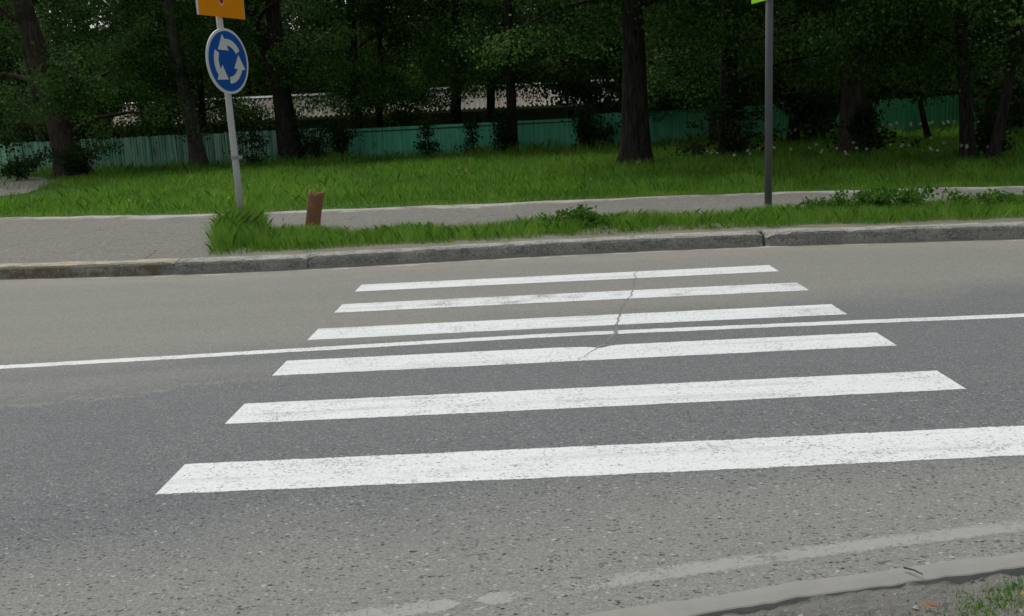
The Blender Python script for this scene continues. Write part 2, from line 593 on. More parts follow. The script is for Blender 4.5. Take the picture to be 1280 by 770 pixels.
# near side: flush dusty kerb, then broken ground
b = MB()
prev = None
for x in np.arange(-20, 40, .04):
    yi = near_y(x) + .022 * mnoise.noise(Vector((x * 2.2, 5, 0))) + .008 * mnoise.noise(Vector((x * 11, 5, 0)))
    yo = near_y(x) - .112 + .016 * mnoise.noise(Vector((x * 4, 0, 0))) + .012 * mnoise.noise(Vector((x * 15, 0, 3)))
    zt = .007 + .003 * mnoise.noise(Vector((x * 4, 1, 2)))
    cur = [b.vert(p) for p in ((x, yo - .012, -.03), (x, yo, zt - .003), (x, yo + .006, zt), (x, (yi + yo) / 2, zt + .001), (x, yi - .015, .004), (x, yi, .0005))]
    if prev:
        for q in range(5):
            b.face([prev[q], cur[q], cur[q + 1], prev[q + 1]])
    prev = cur
tag(b.build("near_kerb", M["nearkerb"]), kind="structure")
def near_z(x, y):
    d = near_y(x) - .115 - y
    n_ = mnoise.noise(Vector((x * 5, y * 5, 1))) * .014 + mnoise.noise(Vector((x * 16, y * 16, 3))) * .011 + mnoise.noise(Vector((x * 47, y * 47, 5))) * .006
    return -.003 + n_ - .008 * math.exp(-((d - .01) / .03) ** 2) - max(0, -d - .02) * .5
tag(ribbon("near_ground", M["verge"], -4, 6, .03, lambda x: near_y(x) - 1.6, lambda x: near_y(x) - .080, 70, 0, None, near_z), kind="structure")
tag(ribbon("near_land", M["verge"], -58, 58, 1, lambda x: near_y(x) - 60, lambda x: near_y(x) - .05, 4, -.045), kind="structure")
b = MB()
pts = [(-13.6, 26.5), (-14.9, 30.5), (-16.2, 34.0), (-18.5, 37.5), (-22, 40.3), (-40, 43), (-40, 34), (-26, 29.5), (-19.5, 26.5), (-15.5, 24.8)]
b.face([b.vert((x, y, .125)) for x, y in pts])
tag(b.build("dirt_path", M["path"]), kind="structure")

# ---------------------------------------------------------------- road markings
PAINTS = [paint_mat("crosswalk_paint", .68, edge=.02), paint_mat("crosswalk_paint_chipped", .60, edge=.03, pits=.8), paint_mat("crosswalk_paint_pocked", .66, pits=.8, edge=.02)]
STRIPES = [
    (0, "white crosswalk stripe closest to the raised kerb, thinnest looking of six", 0),
    (1, "chipped speckled white crosswalk stripe, second from the raised kerb", 1),
    (2, "white crosswalk stripe just beyond the thin centre line", 0),
    (3, "white crosswalk stripe just this side of centre line, notched by a crack", 0),
    (4, "bright clean white crosswalk stripe between the notched one and the pocked one", 0),
    (5, "pocked white crosswalk stripe farthest from the raised kerb, widest looking of six", 2),
]
def paint_sheet(name, mat, xa, xb, fy0, fy1, z, step=.03, jag=.005, slant=0.0, seed=0.0):
    b = MB()
    nst = max(2, int((xb - xa) / step))
    for k in range(nst + 1):
        x = xa + (xb - xa) * k / nst
        for q, f in ((0, fy0), (1, fy1)):
            y = f(x) + jag * (mnoise.noise(Vector((x * 9, q * 7 + seed, 0))) + .6 * mnoise.noise(Vector((x * 31, q * 5 + seed, 1))))
            b.vert((x + slant * (y - fy0(x)), y, z))
            b.uv.append((x, q))
    for k in range(nst):
        b.face([2 * k, 2 * k + 2, 2 * k + 3, 2 * k + 1])
    return b.build(name, mat)
for i, lab, pm in STRIPES:
    y1 = 9.412 - i
    y0 = y1 - .3906
    xl = -1.609 + .0142 * (y0 - 9.412)
    bot = lambda x, y0=y0: y0 + .008 * math.sin(x * 1.1 + y0)
    if i == 3:
        top = lambda x, y1=y1: y1 + .006 * math.sin(x * .9 + y1) - .055 * math.exp(-((x - .50) / .055) ** 2) - .02 * math.exp(-((x - .43) / .16) ** 2)
    else:
        top = lambda x, y1=y1: y1 + .006 * math.sin(x * .9 + y1)
    o = paint_sheet("crosswalk_stripe", PAINTS[pm], xl, xl + 4.046, bot, top, .0016, .03, .005, .0142, i * 3.3)
    tag(o, lab, "crosswalk stripe", "white stripes of the pedestrian crossing")
o = paint_sheet("centre_line", paint_mat("line_paint", .68, edge=.05), -30, 30, lambda x: mid_y(x) - .062 - .012 * mnoise.noise(Vector((x * 1.4, 2, 0))), lambda x: mid_y(x) + .055 + .014 * mnoise.noise(Vector((x * 1.1, 9, 0))), .0016, .05, .008)
tag(o, "thin white painted centre line running through the crosswalk", "road line")
fx = [-.75, -.56, -.3, -.2, .07, .35, .64, .94, 1.24, 1.55, 1.81, 6]
fy = [2.84, 2.88, 2.925, 2.945, 2.99, 3.06, 3.12, 3.18, 3.235, 3.285, 3.33, 4.05]
fad = paint_mat("faded_line_paint", .555, (0.42, 0.425, 0.39), .9, .22, .7)
def faded(xa, xb, lab):
    f = lambda x: interp(x, fx, fy)
    ends = lambda x: min(1, max(.15, min(x - xa, xb - x) / .05))
    o = paint_sheet("faded_edge_line", fad, xa, xb, lambda x: f(x) - .052 * ends(x), lambda x: f(x) + .052 * ends(x), .0014, .012, .008)
    tag(o, lab, "worn road line", "worn pieces of the old edge line")
faded(.02, 6, "long worn pale edge line beside the flush kerb")
faded(-.215, -.05, "short worn pale dash of old edge line between two longer pieces")
faded(-.75, -.26, "worn pale streak of old edge line beside the short dash")
o = paint_sheet("faded_edge_line", paint_mat("faded_far_paint", .56, (0.40, 0.39, 0.34), .3, .2, .6), -9, -.4,
                lambda x: kerb_y(x) - .52, lambda x: kerb_y(x) - .47, .0014, .05, .010)
tag(o, "thin faded pale line just in front of the raised kerb", "worn road line")
# crack that crosses the stripes (filled with road dust)
cp = [(1.26, 10.6), (1.17, 9.6), (1.09, 9.25), (1.03, 8.75), (.965, 8.40), (.935, 8.20), (.86, 7.95), (.80, 7.72), (.74, 7.35), (.70, 7.15), (.67, 6.93), (.655, 6.78), (.60, 6.62), (.52, 6.42), (.475, 6.33), (.40, 6.20), (.33, 6.02), (.25, 5.85)]
wd = [.004, .006, .010, .013, .013, .012, .012, .014, .016, .014, .02, .035, .025, .045, .014, .006, .004, .001]
b = MB()
cx, cy = zip(*reversed(cp))
for k, y in enumerate(np.arange(5.85, 10.6, .03)):
    x = interp(y, cy, cx) + .022 * mnoise.noise(Vector((y * 9, 0, 0))) + .012 * mnoise.noise(Vector((y * 30, 4, 0)))
    w = interp(y, cy, list(reversed(wd))) * (1 + .9 * mnoise.noise(Vector((y * 16, 8, 0))))
    w = max(.002, w)
    w *= .5 if any(0 < 9.43 - k_ - y < .42 for k_ in range(6)) or 6.6 < y < 6.95 else .16
    b.vert((x - w, y, .0026)); b.vert((x + w, y, .0026))
    if k:
        b.face([2 * k - 2, 2 * k - 1, 2 * k + 1, 2 * k])
tag(b.build("road_crack_surface", plain("crack_dust", (0.185, 0.187, 0.176), .95, .45, 60)), kind="structure")

# ---------------------------------------------------------------- grass
def hash_noise(x, y, s, seed=0):
    return np.array([mnoise.noise(Vector((a * s, b_ * s, seed))) for a, b_ in zip(x, y)])
def blades(name, P, h, w, tint, lean=.45):
    n = len(P)
    az = rng.uniform(0, 2 * np.pi, n)
    side = np.stack([np.cos(az), np.sin(az), np.zeros(n)], 1)
    la = rng.uniform(0, 2 * np.pi, n)
    ld = np.stack([np.cos(la), np.sin(la), np.zeros(n)], 1) * (h * rng.uniform(.05, lean, n))[:, None]
    z = np.array([0, 0, 1.0])
    half = side * (w * .5)[:, None]
    midp = P + ld * .35 + z * (h * .6)[:, None]
    tip = P + ld + z * (h * rng.uniform(.85, 1.0, n))[:, None]
    V = np.stack([P - half, P + half, midp + half * .7, tip, midp - half * .7], 1)
    return quads(name, V, tint, M["grass"], per=5)
# meadow beyond the pavement
N = 260000
u = rng.uniform(0, 1, N)
Y = 1 / (1 / 14.0 + u * (1 / 47.0 - 1 / 14.0))
X = rng.uniform(-1, 1, N) * (0.60 * Y + 3)
edge = np.interp(X, *_S)
jit = hash_noise(X, Y, 1.3) * .35
ok = Y > edge + .02 + jit * .7 + hash_noise(X, Y, 4.5, 2) * .22 + np.abs(rng.normal(0, .10, N))
pp = np.array(pts)
pin = np.zeros(len(X), bool)
xj, yj = X + jit * .6, Y + jit * .6
for k in range(len(pp)):
    (xa, ya), (xb, yb) = pp[k], pp[k - 1]
    cr = ((ya > yj) != (yb > yj)) & (xj < (xb - xa) * (yj - ya) / (yb - ya + 1e-9) + xa)
    pin ^= cr
ok &= ~(pin & (rng.uniform(0, 1, N) < .93))
X, Y, jit = X[ok], Y[ok], jit[ok]
pat = hash_noise(X, Y, .28, 3.0)
pat2 = hash_noise(X, Y, 1.1, 9.0)
H = (.15 + .12 * pat + .12 * pat2) * rng.uniform(.4, 1.5, len(X))
H *= np.clip((Y - np.interp(X, *_S)) / 1.2, .35, 1)
H *= np.where((X < -11.5) & (Y > 20.5) & (Y < 28), .5, 1.0)
H *= 1 + 1.1 * np.clip((Y - 34.5) / 3, 0, 1) * np.clip(.6 + pat2 * 2, .2, 1.4)
H = np.clip(H, .04, .55)
H[Y < 33] = np.minimum(H[Y < 33], .30)
dry = rng.uniform(0, 1, len(X)) < .02
H[dry] *= 1.5
tall = rng.uniform(0, 1, len(X)) < .012
H[tall] *= 1.6
tint = np.clip(.38 + .5 * pat + .4 * pat2 + rng.normal(0, .22, len(X)), 0, 1)
tint[dry] = 2.0
o = blades("meadow_grass", np.stack([X, Y, np.full(len(X), .112)], 1), H, .010 * np.clip(Y / 18, .8, 2.4) * np.where(dry, .5, 1), tint, .8)
tag(o, "bright green meadow grass between the pavement and the fence", "grass", kind="stuff")
# strip behind the kerb
N = 300000
X = rng.uniform(-5.2, 11, N); Y = rng.uniform(10.9, 15.2, N)
ky = np.interp(X, *_K)
sb = np.array([strip_back(a) for a in X])
sl = -3.72 - .27 * (Y - 11.3)
nz = hash_noise(X, Y, 1.6, 5)
nz2 = hash_noise(X, Y, 5.0, 8)
soft = np.abs(rng.normal(0, .11, N))
ok = (Y > ky + .46 + .24 * nz + .16 * nz2 + soft) & (Y < sb + .16 * nz2 + .1 - soft) & (X > sl + .18 * nz2 + soft + .5 * np.clip(Y - 13.4, 0, 2) * 0)
ok &= ~((nz + .5 * nz2 < -.38) & (rng.uniform(0, 1, N) < .7))
X, Y, nz, nz2 = X[ok], Y[ok], nz[ok], nz2[ok]
cl = np.exp(-((X + 4.1) / .75) ** 2)
de = np.minimum(np.interp(X, *_K) * 0 + (Y - np.interp(X, *_K) - .35), np.array([strip_back(a) for a in X]) - Y + .25)
H = (.14 + .07 * nz + .06 * nz2 + .15 * cl) * rng.uniform(.35, 1.6, len(X)) * np.clip(de / .45, .35, 1)
H = np.minimum(H, .18 + .20 * cl)
dry = rng.uniform(0, 1, len(X)) < .025
H[dry] *= 1.45
tint = np.clip(.42 + .5 * nz + .4 * nz2 + rng.normal(0, .20, len(X)), 0, 1)
tint[dry] = 2.0
o = blades("strip_grass", np.stack([X, Y, np.full(len(X), .142)], 1), np.clip(H, .03, .36), rng.uniform(.003, .0052, len(X)) * np.where(dry, .6, 1), tint, .85)
tag(o, "green grass growing in the strip between kerb and pavement", "grass", kind="stuff")
# tufts in the broken ground on the near side
P, HH, TT = [], [], []
for _ in range(330):
    cx_, d = random.uniform(.75, 2.4), random.uniform(.06, .5) ** 1.0
    if cx_ < 1.36 - .35 * d and random.random() < .93: continue
    for k in range(random.randint(8, 26)):
        x, dd = cx_ + random.gauss(0, .025), d + random.gauss(0, .02)
        y = near_y(x) - .13 - max(.01, dd)
        P.append((x, y, near_z(x, y) - .004)); HH.append(random.uniform(.010, .032)); TT.append(random.random() * .6)
o = blades("near_grass", np.array(P), np.array(HH), np.full(len(P), .0035), np.array(TT), 1.2)
tag(o, "small grass tufts growing in the broken ground by the flush kerb", "grass", kind="stuff")
# pebbles there
n = 900
px = rng.uniform(-.2, 2.4, n); pd = rng.uniform(.0, .8, n)
V = []
for a, d in zip(px, pd):
    y = near_y(a) - .12 - d
    r = abs(rng.normal(.004, .003)) + .002
    z = near_z(a, y)
    j = lambda: rng.uniform(.6, 1.3) * r
    top = (a + j() * .3, y, z + j())
    ring = [(a + math.cos(t) * j(), y + math.sin(t) * j(), z - .001) for t in (0.3, 1.5, 2.8, 4.0, 5.2)]
    for k in range(5):
        V.append([ring[k], ring[(k + 1) % 5], top])
V = np.array(V)
gm = NT("pebble_stone")
gm.col(gm.mix(gm.attr("tint"), (0.10, 0.095, 0.09), (0.34, 0.325, 0.30)))
o = quads("gravel", V, np.repeat(rng.uniform(0, 1, n), 5), gm.m, per=3)
tag(o, "loose grey gravel on the broken ground by the flush kerb", "gravel", kind="stuff")

# ---------------------------------------------------------------- foliage and trees
def leaves_at(C, n_per, sig, size, seed, flat=.6):
    """rhombic leaf faces scattered round the centres C"""
    r = np.random.default_rng(seed)
    C = np.repeat(np.asarray(C, float), n_per, axis=0)
    n = len(C)
    P = C + r.normal(0, 1, (n, 3)) * np.array([sig, sig, sig * flat])
    d = r.normal(0, 1, (n, 3)); d[:, 2] -= .45
    d /= np.linalg.norm(d, axis=1)[:, None]
    s = np.cross(d, r.normal(0, 1, (n, 3)))
    s /= np.linalg.norm(s, axis=1)[:, None] + 1e-9
    L = size * r.uniform(.65, 1.25, n)
    d *= L[:, None]; s *= (L * .42)[:, None]
    V = np.stack([P, P + d * .45 + s, P + d, P + d * .45 - s], 1)
    cl = np.repeat(r.normal(0, .20, n // n_per if n_per else 1), n_per)  # tone varies per cluster, its contrast standing in for lit and shaded foliage
    t = np.clip(.32 + cl + r.normal(0, .2, n), 0, 1)
    t[r.uniform(0, 1, n) < .05] = 1.0  # a few leaves at full tint, coloured as if catching light
    return V, t

def make_tree(label, base, slope, diam, H=15.0, fork=None, low=2.6, R=3.6, bark="bark", leaf="leaf", nlow=80, nleaf=190, nup=70, seed=1, name="broadleaf_tree",
              group=None, lsize=.115, cat="tree", curve=0.0, crownx=0.0):
    r = random.Random(seed)
    root = empty(name, base, label, cat, group)
    tr = MB()
    def axis(z):
        return Vector((slope * z + curve * (z / H) ** 2 + .05 * math.sin(z * .9 + seed), .04 * math.sin(z * .7 + seed * 2), z))
    zs = [-.1, .12, .35, .7, 1.2, 2, 3, 4.2, 5.5, 7, 9, 11.5, H - .5]
    rad = [diam / 2 * (1 + .45 * math.exp(-max(z, 0) / .28) + .30 * math.exp(-max(z, 0) / 1.5)) * max(.10, 1 - .78 * max(z, 0) / H) for z in zs]
    tr.tube([axis(z) for z in zs], rad, 14, .12, True, 0, seed)
    axes = [axis]
    if fork:
        fz, fs = fork
        fax = lambda z: axis(fz) + Vector((fs * (z - fz), .3 * (z - fz) * .15, z - fz))
        zz = [fz - .5, fz, fz + 1, fz + 2.5, fz + 4.5, fz + 7]
        tr.tube([axis(fz - .5)] + [fax(z) for z in zz[1:]], [diam * .42 * (1 - .11 * k) for k in range(6)], 12, .1, True, 0, seed + 1)
        axes.append(fax)
    clow, cup = [], []
    nl = 17
    for k in range(nl):
        z0 = low + (H * .86 - low) * (k / (nl - 1)) ** 1.35
        ax = axes[k % len(axes)]
        if ax is not axis and z0 > fork[0] + 6: ax = axis
        p = ax(max(z0, fork[0] + .2 if (fork and ax is not axis) else z0))
        az = k * 2.4 + r.uniform(-.5, .5)
        el = r.uniform(.05, .55)
        shape = math.sin(math.pi * min(1, .28 + .72 * (z0 - low) / (H - low)) ** .9)
        L = R * (.55 + .6 * shape) * r.uniform(.75, 1.1)
        d = Vector((math.cos(az) * math.cos(el) + crownx * .4, math.sin(az) * math.cos(el), math.sin(el)))
        path, q = [p], p.copy()
        for s_ in range(5):
            d2 = d + Vector((r.uniform(-.2, .2), r.uniform(-.2, .2), .10 - .17 * s_))
            q = q + d2 * (L / 5)
            path.append(q.copy())
        r0 = diam * .13 * (1 - .5 * z0 / H)
        tr.tube(path, [r0 * (1 - .17 * s_) for s_ in range(6)], 6, .1, False, 0, seed + k)
        for s_ in range(2, 6):
            for _ in range(3):
                e = path[s_] + Vector((r.gauss(0, .55), r.gauss(0, .55), r.gauss(-.28, .45)))
                if _ == 0:
                    tr.tube([path[s_], (path[s_] + e) / 2 + Vector((0, 0, .08)), e], [r0 * .3, r0 * .2, r0 * .08], 4, 0, False, 0, 3)
                (clow if e.z < 8.5 else cup).append(tuple(e))
    tr.build("trunk", M[bark], root, smooth=True)
    clow = [c for c in clow if c[2] > low - 1.0]
    extra = []
    while len(clow) + len(extra) < nlow and clow:
        c = r.choice(clow)
        extra.append((c[0] + r.gauss(0, .7), c[1] + r.gauss(0, .7), max(low - .7, c[2] + r.gauss(0, .5))))
    clow = (clow + extra)
    r.shuffle(clow)
    clow = clow[:nlow]
    V1, t1 = leaves_at(clow, nleaf, .36, lsize, seed)
    while cup and len(cup) < nup:
        c = r.choice(cup)
        cup.append((c[0] + r.gauss(0, .8), c[1] + r.gauss(0, .8), c[2] + r.gauss(0, .7)))
    if cup:
        V2, t2 = leaves_at(cup[:nup], 26, .55, .36, seed + 5)
        V1, t1 = np.concatenate([V1, V2]), np.concatenate([t1, t2])
    quads("crown", V1, t1, M[leaf], root)
    return root

GZ = .112
make_tree("big dark poplar with thick furrowed trunk standing alone in the lawn", (3.14, 25.4, GZ), -.025, .66, 17, low=3.9, R=4.4, seed=11, nlow=110, nleaf=240, lsize=.095)
make_tree("leaning dark tree with undergrowth round its foot beside the dirt path", (-16.6, 36.2, GZ), -.16, .95, 16, low=1.4, R=4.6, seed=12, nlow=120, nleaf=190, bark="bark3")
make_tree("slim pale grey trunk leaning left in front of the plank fence, behind blue sign", (-13.05, 39.6, GZ), -.068, .55, 16, low=3.6, R=3.0, nup=30, nlow=60, seed=13, bark="bark2")
make_tree("forked dark tree in front of the fence, right of the round blue sign", (-9.1, 39.0, GZ), -.03, .82, 15, fork=(2.6, -.26), low=3.6, R=3.2, seed=14, nlow=60, nup=35)
make_tree("straight dark trunk behind the fence next to the forked tree", (-6.75, 41.8, GZ), .007, .48, 15, low=2.2, R=3.4, seed=15)
make_tree("thin dark trunk just beside the straight one behind the fence", (-5.95, 42.6, GZ), .05, .30, 14, low=2.2, R=2.8, seed=16)
make_tree("dark trunk rising behind the smooth green fence panels in front of grey roof", (-2.75, 44.2, GZ), .054, .50, 15, low=2.9, R=3.6, seed=17)
make_tree("slightly thinner dark trunk right of the one before the grey roof", (-1.25, 45.2, GZ), .054, .42, 15, low=2.9, R=3.4, seed=18)
make_tree("dark trunk standing right against the smooth green fence", (-.25, 38.3, GZ), .04, .42, 15, low=2.6, R=3.4, seed=19)
make_tree("thin dark sapling trunk behind and right of the big poplar", (7.32, 36.4, GZ), -.05, .26, 11, low=2.3, R=2.6, seed=20)
make_tree("bushy dark tree with low branches left of the grey metal pole", (5.96, 27.5, GZ), .032, .55, 15, low=1.9, R=3.8, seed=21, nlow=120, nleaf=230, lsize=.095)
make_tree("thick brown trunk right of the grey metal pole", (8.85, 25.6, GZ), .01, .62, 16, low=2.9, R=4.0, seed=22, bark="bark3", nlow=100, nleaf=230, lsize=.095)
make_tree("very thin young trunk leaning left in the shaded lawn", (12.5, 29.4, GZ), -.30, .15, 8, low=2.2, R=2.0, seed=23, nlow=30, curve=1.5)
make_tree("slender dark trunk leaning left at the shaded edge of the lawn", (9.95, 21.4, GZ), -.13, .26, 13, low=2.2, R=3.6, seed=24, nlow=110, lsize=.085, nleaf=260)
make_tree("slender dark trunk leaning right beside its left leaning twin", (9.95, 20.4, GZ), .14, .19, 12, low=2.1, R=3.2, seed=25, nlow=100, lsize=.085, nleaf=260)
make_tree("slim pale trunk far behind the plank fence, left of a similar one", (-17.9, 47.5, GZ), -.06, .34, 14, low=3.6, R=3.0, seed=26, bark="bark2")
make_tree("slim pale trunk far behind the plank fence, right of a similar one", (-17.2, 48.2, GZ), .06, .32, 14, low=2.4, R=3.2, seed=27, bark="bark2")
make_tree("dark slim trunk behind the plank fence beside the pale leaning trunk", (-13.9, 43.4, GZ), .03, .36, 14, low=2.3, R=3.4, seed=28)
make_tree("grey trunk behind the plank fence with branches over the grey roof", (-21.4, 44.0, GZ), -.04, .42, 15, low=2.4, R=4.0, seed=29, bark="bark2", nlow=70)

# wood beyond the fence: a few kinds, copied
protos = [make_tree("dark broadleaf tree in the wood beyond the green fence", (0, 0, -60), .02 * (k - 1), .4, 14 + k, low=1.6, R=3.9, seed=40 + k, leaf="leaf_far", nlow=130, nleaf=130, lsize=.21,
                    group="trees of the wood beyond the fence") for k in range(4)]
spots = []
rr = random.Random(5)
for yb, cnt, spread in ((49, 7, 2), (63, 13, 4), (76, 14, 5), (92, 15, 6)):
    for k in range(cnt):
        x = (-.60 + 1.20 * (k + .5) / cnt) * yb + rr.uniform(-2, 2)
        y = yb + rr.uniform(-spread, spread)
        if y < 60 and x < 13: x = 15 + 2.4 * k
        spots.append((x, y))
used = set()
for i, (x, y) in enumerate(spots):
    k = i % 4
    o = protos[k] if k not in used else copy_tree(protos[k])
    used.add(k)
    o.location = (x, y, GZ)
    o.rotation_euler.z = rr.uniform(0, 6.28)
    s = rr.uniform(.85, 1.2)
    o.scale = (s, s, s)
# trees of the near wood on the right, between lawn and fence
for i, (x, y) in enumerate([(18.4, 34), (16.8, 29.6), (20.5, 36.5), (9.9, 34.8), (17.5, 43), (22, 41), (4.6, 41), (8.2, 43)]):
    o = copy_tree(protos[i % 4])
    o["group"] = "bushy trees along the right part of the fence"
    o["label"] = "bushy dark tree in the shade along the right part of the fence"
    o.location = (x, y, GZ)
    o.rotation_euler.z = i * 1.7
    s = .8 + .05 * (i % 3)
    o.scale = (s, s, s)

# undergrowth that closes the view under the crowns of the far wood
n = 2600
ux = rng.uniform(-48, 48, n); uy = rng.uniform(62, 82, n)
uz = .2 + rng.beta(1.0, 1.5, n) * 8.8
V, t = leaves_at(np.stack([ux, uy, uz], 1), 60, .8, .34, 3)
o = quads("undergrowth", V, t, M["leaf_far"])
tag(o, "dense dark undergrowth of the wood far beyond the fence", "undergrowth", kind="stuff")

# shrubs
def shrub(label, base, rx, h, n, seed, size=.10, stem=True, conifer=False, name="shrub", mat="shrub", group=None):
    r = random.Random(seed)
    root = empty(name, base, label, "shrub" if not conifer else "sapling", group)
    C = []
    st = MB()
    h *= r.uniform(1.0, 1.2)
    for k in range(int(n * .72)):
        if conifer:
            z = h * r.uniform(.08, 1) ** 1.0
            rad = rx * (1 - z / h) * r.uniform(.2, 1)
        else:
            z = h * r.betavariate(1.6, 1.5)
            rad = rx * 1.3 * r.random() ** .8 * (.55 + .6 * math.sin(3.1 * z / h + seed))
        a = r.uniform(0, 6.28)
        c = (math.cos(a) * rad, math.sin(a) * rad, z)
        C.append(c)
        if k % 3 == 0:
            st.tube([(0, 0, max(0, z * (.7 if conifer else .2))), (c[0] * .6, c[1] * .6, z * .75), c], [.016, .009, .004], 4, 0, False)
    st.tube([(0, 0, -.05), (.02, 0, h * .5), (0, 0, h * .95)], [.03, .02, .006], 5, 0, False)
    st.build("stem", M["bark"], root)
    V, t = leaves_at(C, 46, .11 + .05 * rx, size, seed)
    quads("foliage", V, t, M[mat], root)
    return root
shrub("dark bushy shrub spreading in front of the fence where planks meet panels", (-7.0, 38.4, GZ), 1.1, 1.75, 60, 61)
shrub("dark shrub left of the spreading one, against the plank fence", (-8.0, 38.8, GZ), .7, 1.3, 36, 62)
shrub("small dark sapling in front of smooth fence, left of its pair", (-3.45, 37.9, GZ), .5, 1.3, 24, 63, conifer=True, name="sapling")
shrub("small dark sapling in front of smooth fence, right of its pair", (-1.75, 37.9, GZ), .5, 1.25, 22, 64, conifer=True, name="sapling")
shrub("tall dark shrub at the fence beside the dark trunk against it", (-.55, 37.7, GZ), .55, 1.6, 40, 65)
shrub("wide dark shrub at the fence left of the big poplar", (2.6, 36.8, GZ), 1.0, 1.7, 60, 66)
shrub("dark undergrowth bush at the foot of the leaning tree", (-16.0, 35.2, GZ), 1.3, 1.1, 60, 67)
shrub("low dark bush growing on the edge of the dirt path", (-18.4, 35.6, GZ), .9, .8, 34, 68)
shrub("thin dark shrub against the plank fence beside the forked tree", (-10.6, 38.9, GZ), .55, 1.2, 26, 69)
shrub("rounded dark bush under the bushy tree left of the grey pole", (6.0, 27.0, GZ), 1.0, 1.5, 60, 70)
shrub("dark bush round the foot of the thick brown trunk", (9.0, 25.2, GZ), 1.0, 1.2, 50, 71)
shrub("dark bush at the foot of the two crossing slender trunks", (10.6, 21.8, GZ), .8, 1.0, 40, 72)
shrub("dark bush standing in the shade against the right part of fence", (11.0, 36.6, GZ), 1.2, 1.6, 60, 73)
# broadleaved weeds in the strip
for x, y, rx, h, n, lab in [(4.75, 12.15, .55, .26, 60, "dark green broadleaved weed clump in the strip right of the grey pole"),
                            (6.1, 11.9, .6, .18, 44, "low broadleaved weed patch in the strip, right of the darker clump"),
                            (3.95, 12.2, .35, .16, 30, "sparse low weeds right beside the dark grey pole"),
                            (.75, 12.2, .42, .19, 30, "broadleaved weed clump in the strip facing the middle of the crosswalk")]:
    r = random.Random(int(x * 10))
    C = [(x + r.gauss(0, rx * .5), y + r.gauss(0, .18), .15 + h * r.random()) for _ in range(n)]
    V, t = leaves_at(C, 60, .05, .045, int(x * 7))
    o = quads("weed_clump", V - np.array([x, y, .14]), t, M["weed"])
    o.location = (x, y, .14)
    tag(o, lab, "weeds")

# dandelion seed heads
dm = NT("dandelion_seed"); dm.col((.62, .62, .58)); dm.rough(.9)
def dandelion(loc, h, r_):
    b = MB()
    b.tube([(0, 0, 0), (.01, 0, h * .6), (.015, 0, h)], [.003, .003, .002], 5, 0, False, 0)
    rr_ = random.Random(int(h * 9999))
    c = Vector((.015, 0, h))
    for k in range(90):
        a, z = rr_.uniform(0, 6.28), rr_.uniform(-1, 1)
        q = math.sqrt(1 - z * z)
        d = Vector((q * math.cos(a), q * math.sin(a), z))
        s1 = d.orthogonal().normalized() * r_ * .16
        s2 = d.cross(s1)
        p = c + d * r_ * rr_.uniform(.75, 1)
        i0 = len(b.v)
        for w_ in (s1, s2, -s1, -s2): b.vert(p + w_)
        b.face([i0, i0 + 1, i0 + 2, i0 + 3], 1)
    o = b.build("dandelion", [M["grass"], dm.m])
    o.location = loc
    return o
tag(dandelion((-3.72, 13.1, .13), .23, .022), "white dandelion clock left of its neighbour beside the rusty stub post", "dandelion", "dandelion clocks")
tag(dandelion((-3.27, 13.15, .13), .21, .024), "white dandelion clock between its neighbour and the rusty stub post", "dandelion", "dandelion clocks")
pd_ = [dandelion((0, 0, -50), .27 + .03 * k, .028 + .003 * k) for k in range(3)]
dspots = []
for _ in range(26): dspots.append((rr.uniform(9.2, 12.4), rr.uniform(32.5, 35.5), 1.5))  # dandelion clocks, large and dense to suggest a sunlit patch of lawn
for _ in range(22): dspots.append((rr.uniform(13, 16.5), rr.uniform(33.5, 36), 1.5))  # second dense patch, likewise suggesting sunlight on the lawn
for _ in range(34): dspots.append((rr.uniform(4.5, 10.5), rr.uniform(20, 24.5), 1.15))
for _ in range(16): dspots.append((rr.uniform(-9, 4), rr.uniform(18, 27), rr.uniform(.5, .8)))
for _ in range(6): dspots.append((rr.uniform(-7.5, -5), rr.uniform(17.6, 21), .75))
first = set()
for i, (x, y, s) in enumerate(dspots):
    k = i % 3
    o = pd_[k] if k not in first else pd_[k].copy()
    if k in first: COL.objects.link(o)
    first.add(k)
    o.location = (x, y, GZ)
    o.rotation_euler.z = rr.uniform(0, 6.28)
    o.scale = (s, s, s)
    tag(o, "white dandelion clock standing in the lawn grass beyond the pavement", "dandelion", "dandelion clocks in the lawn")

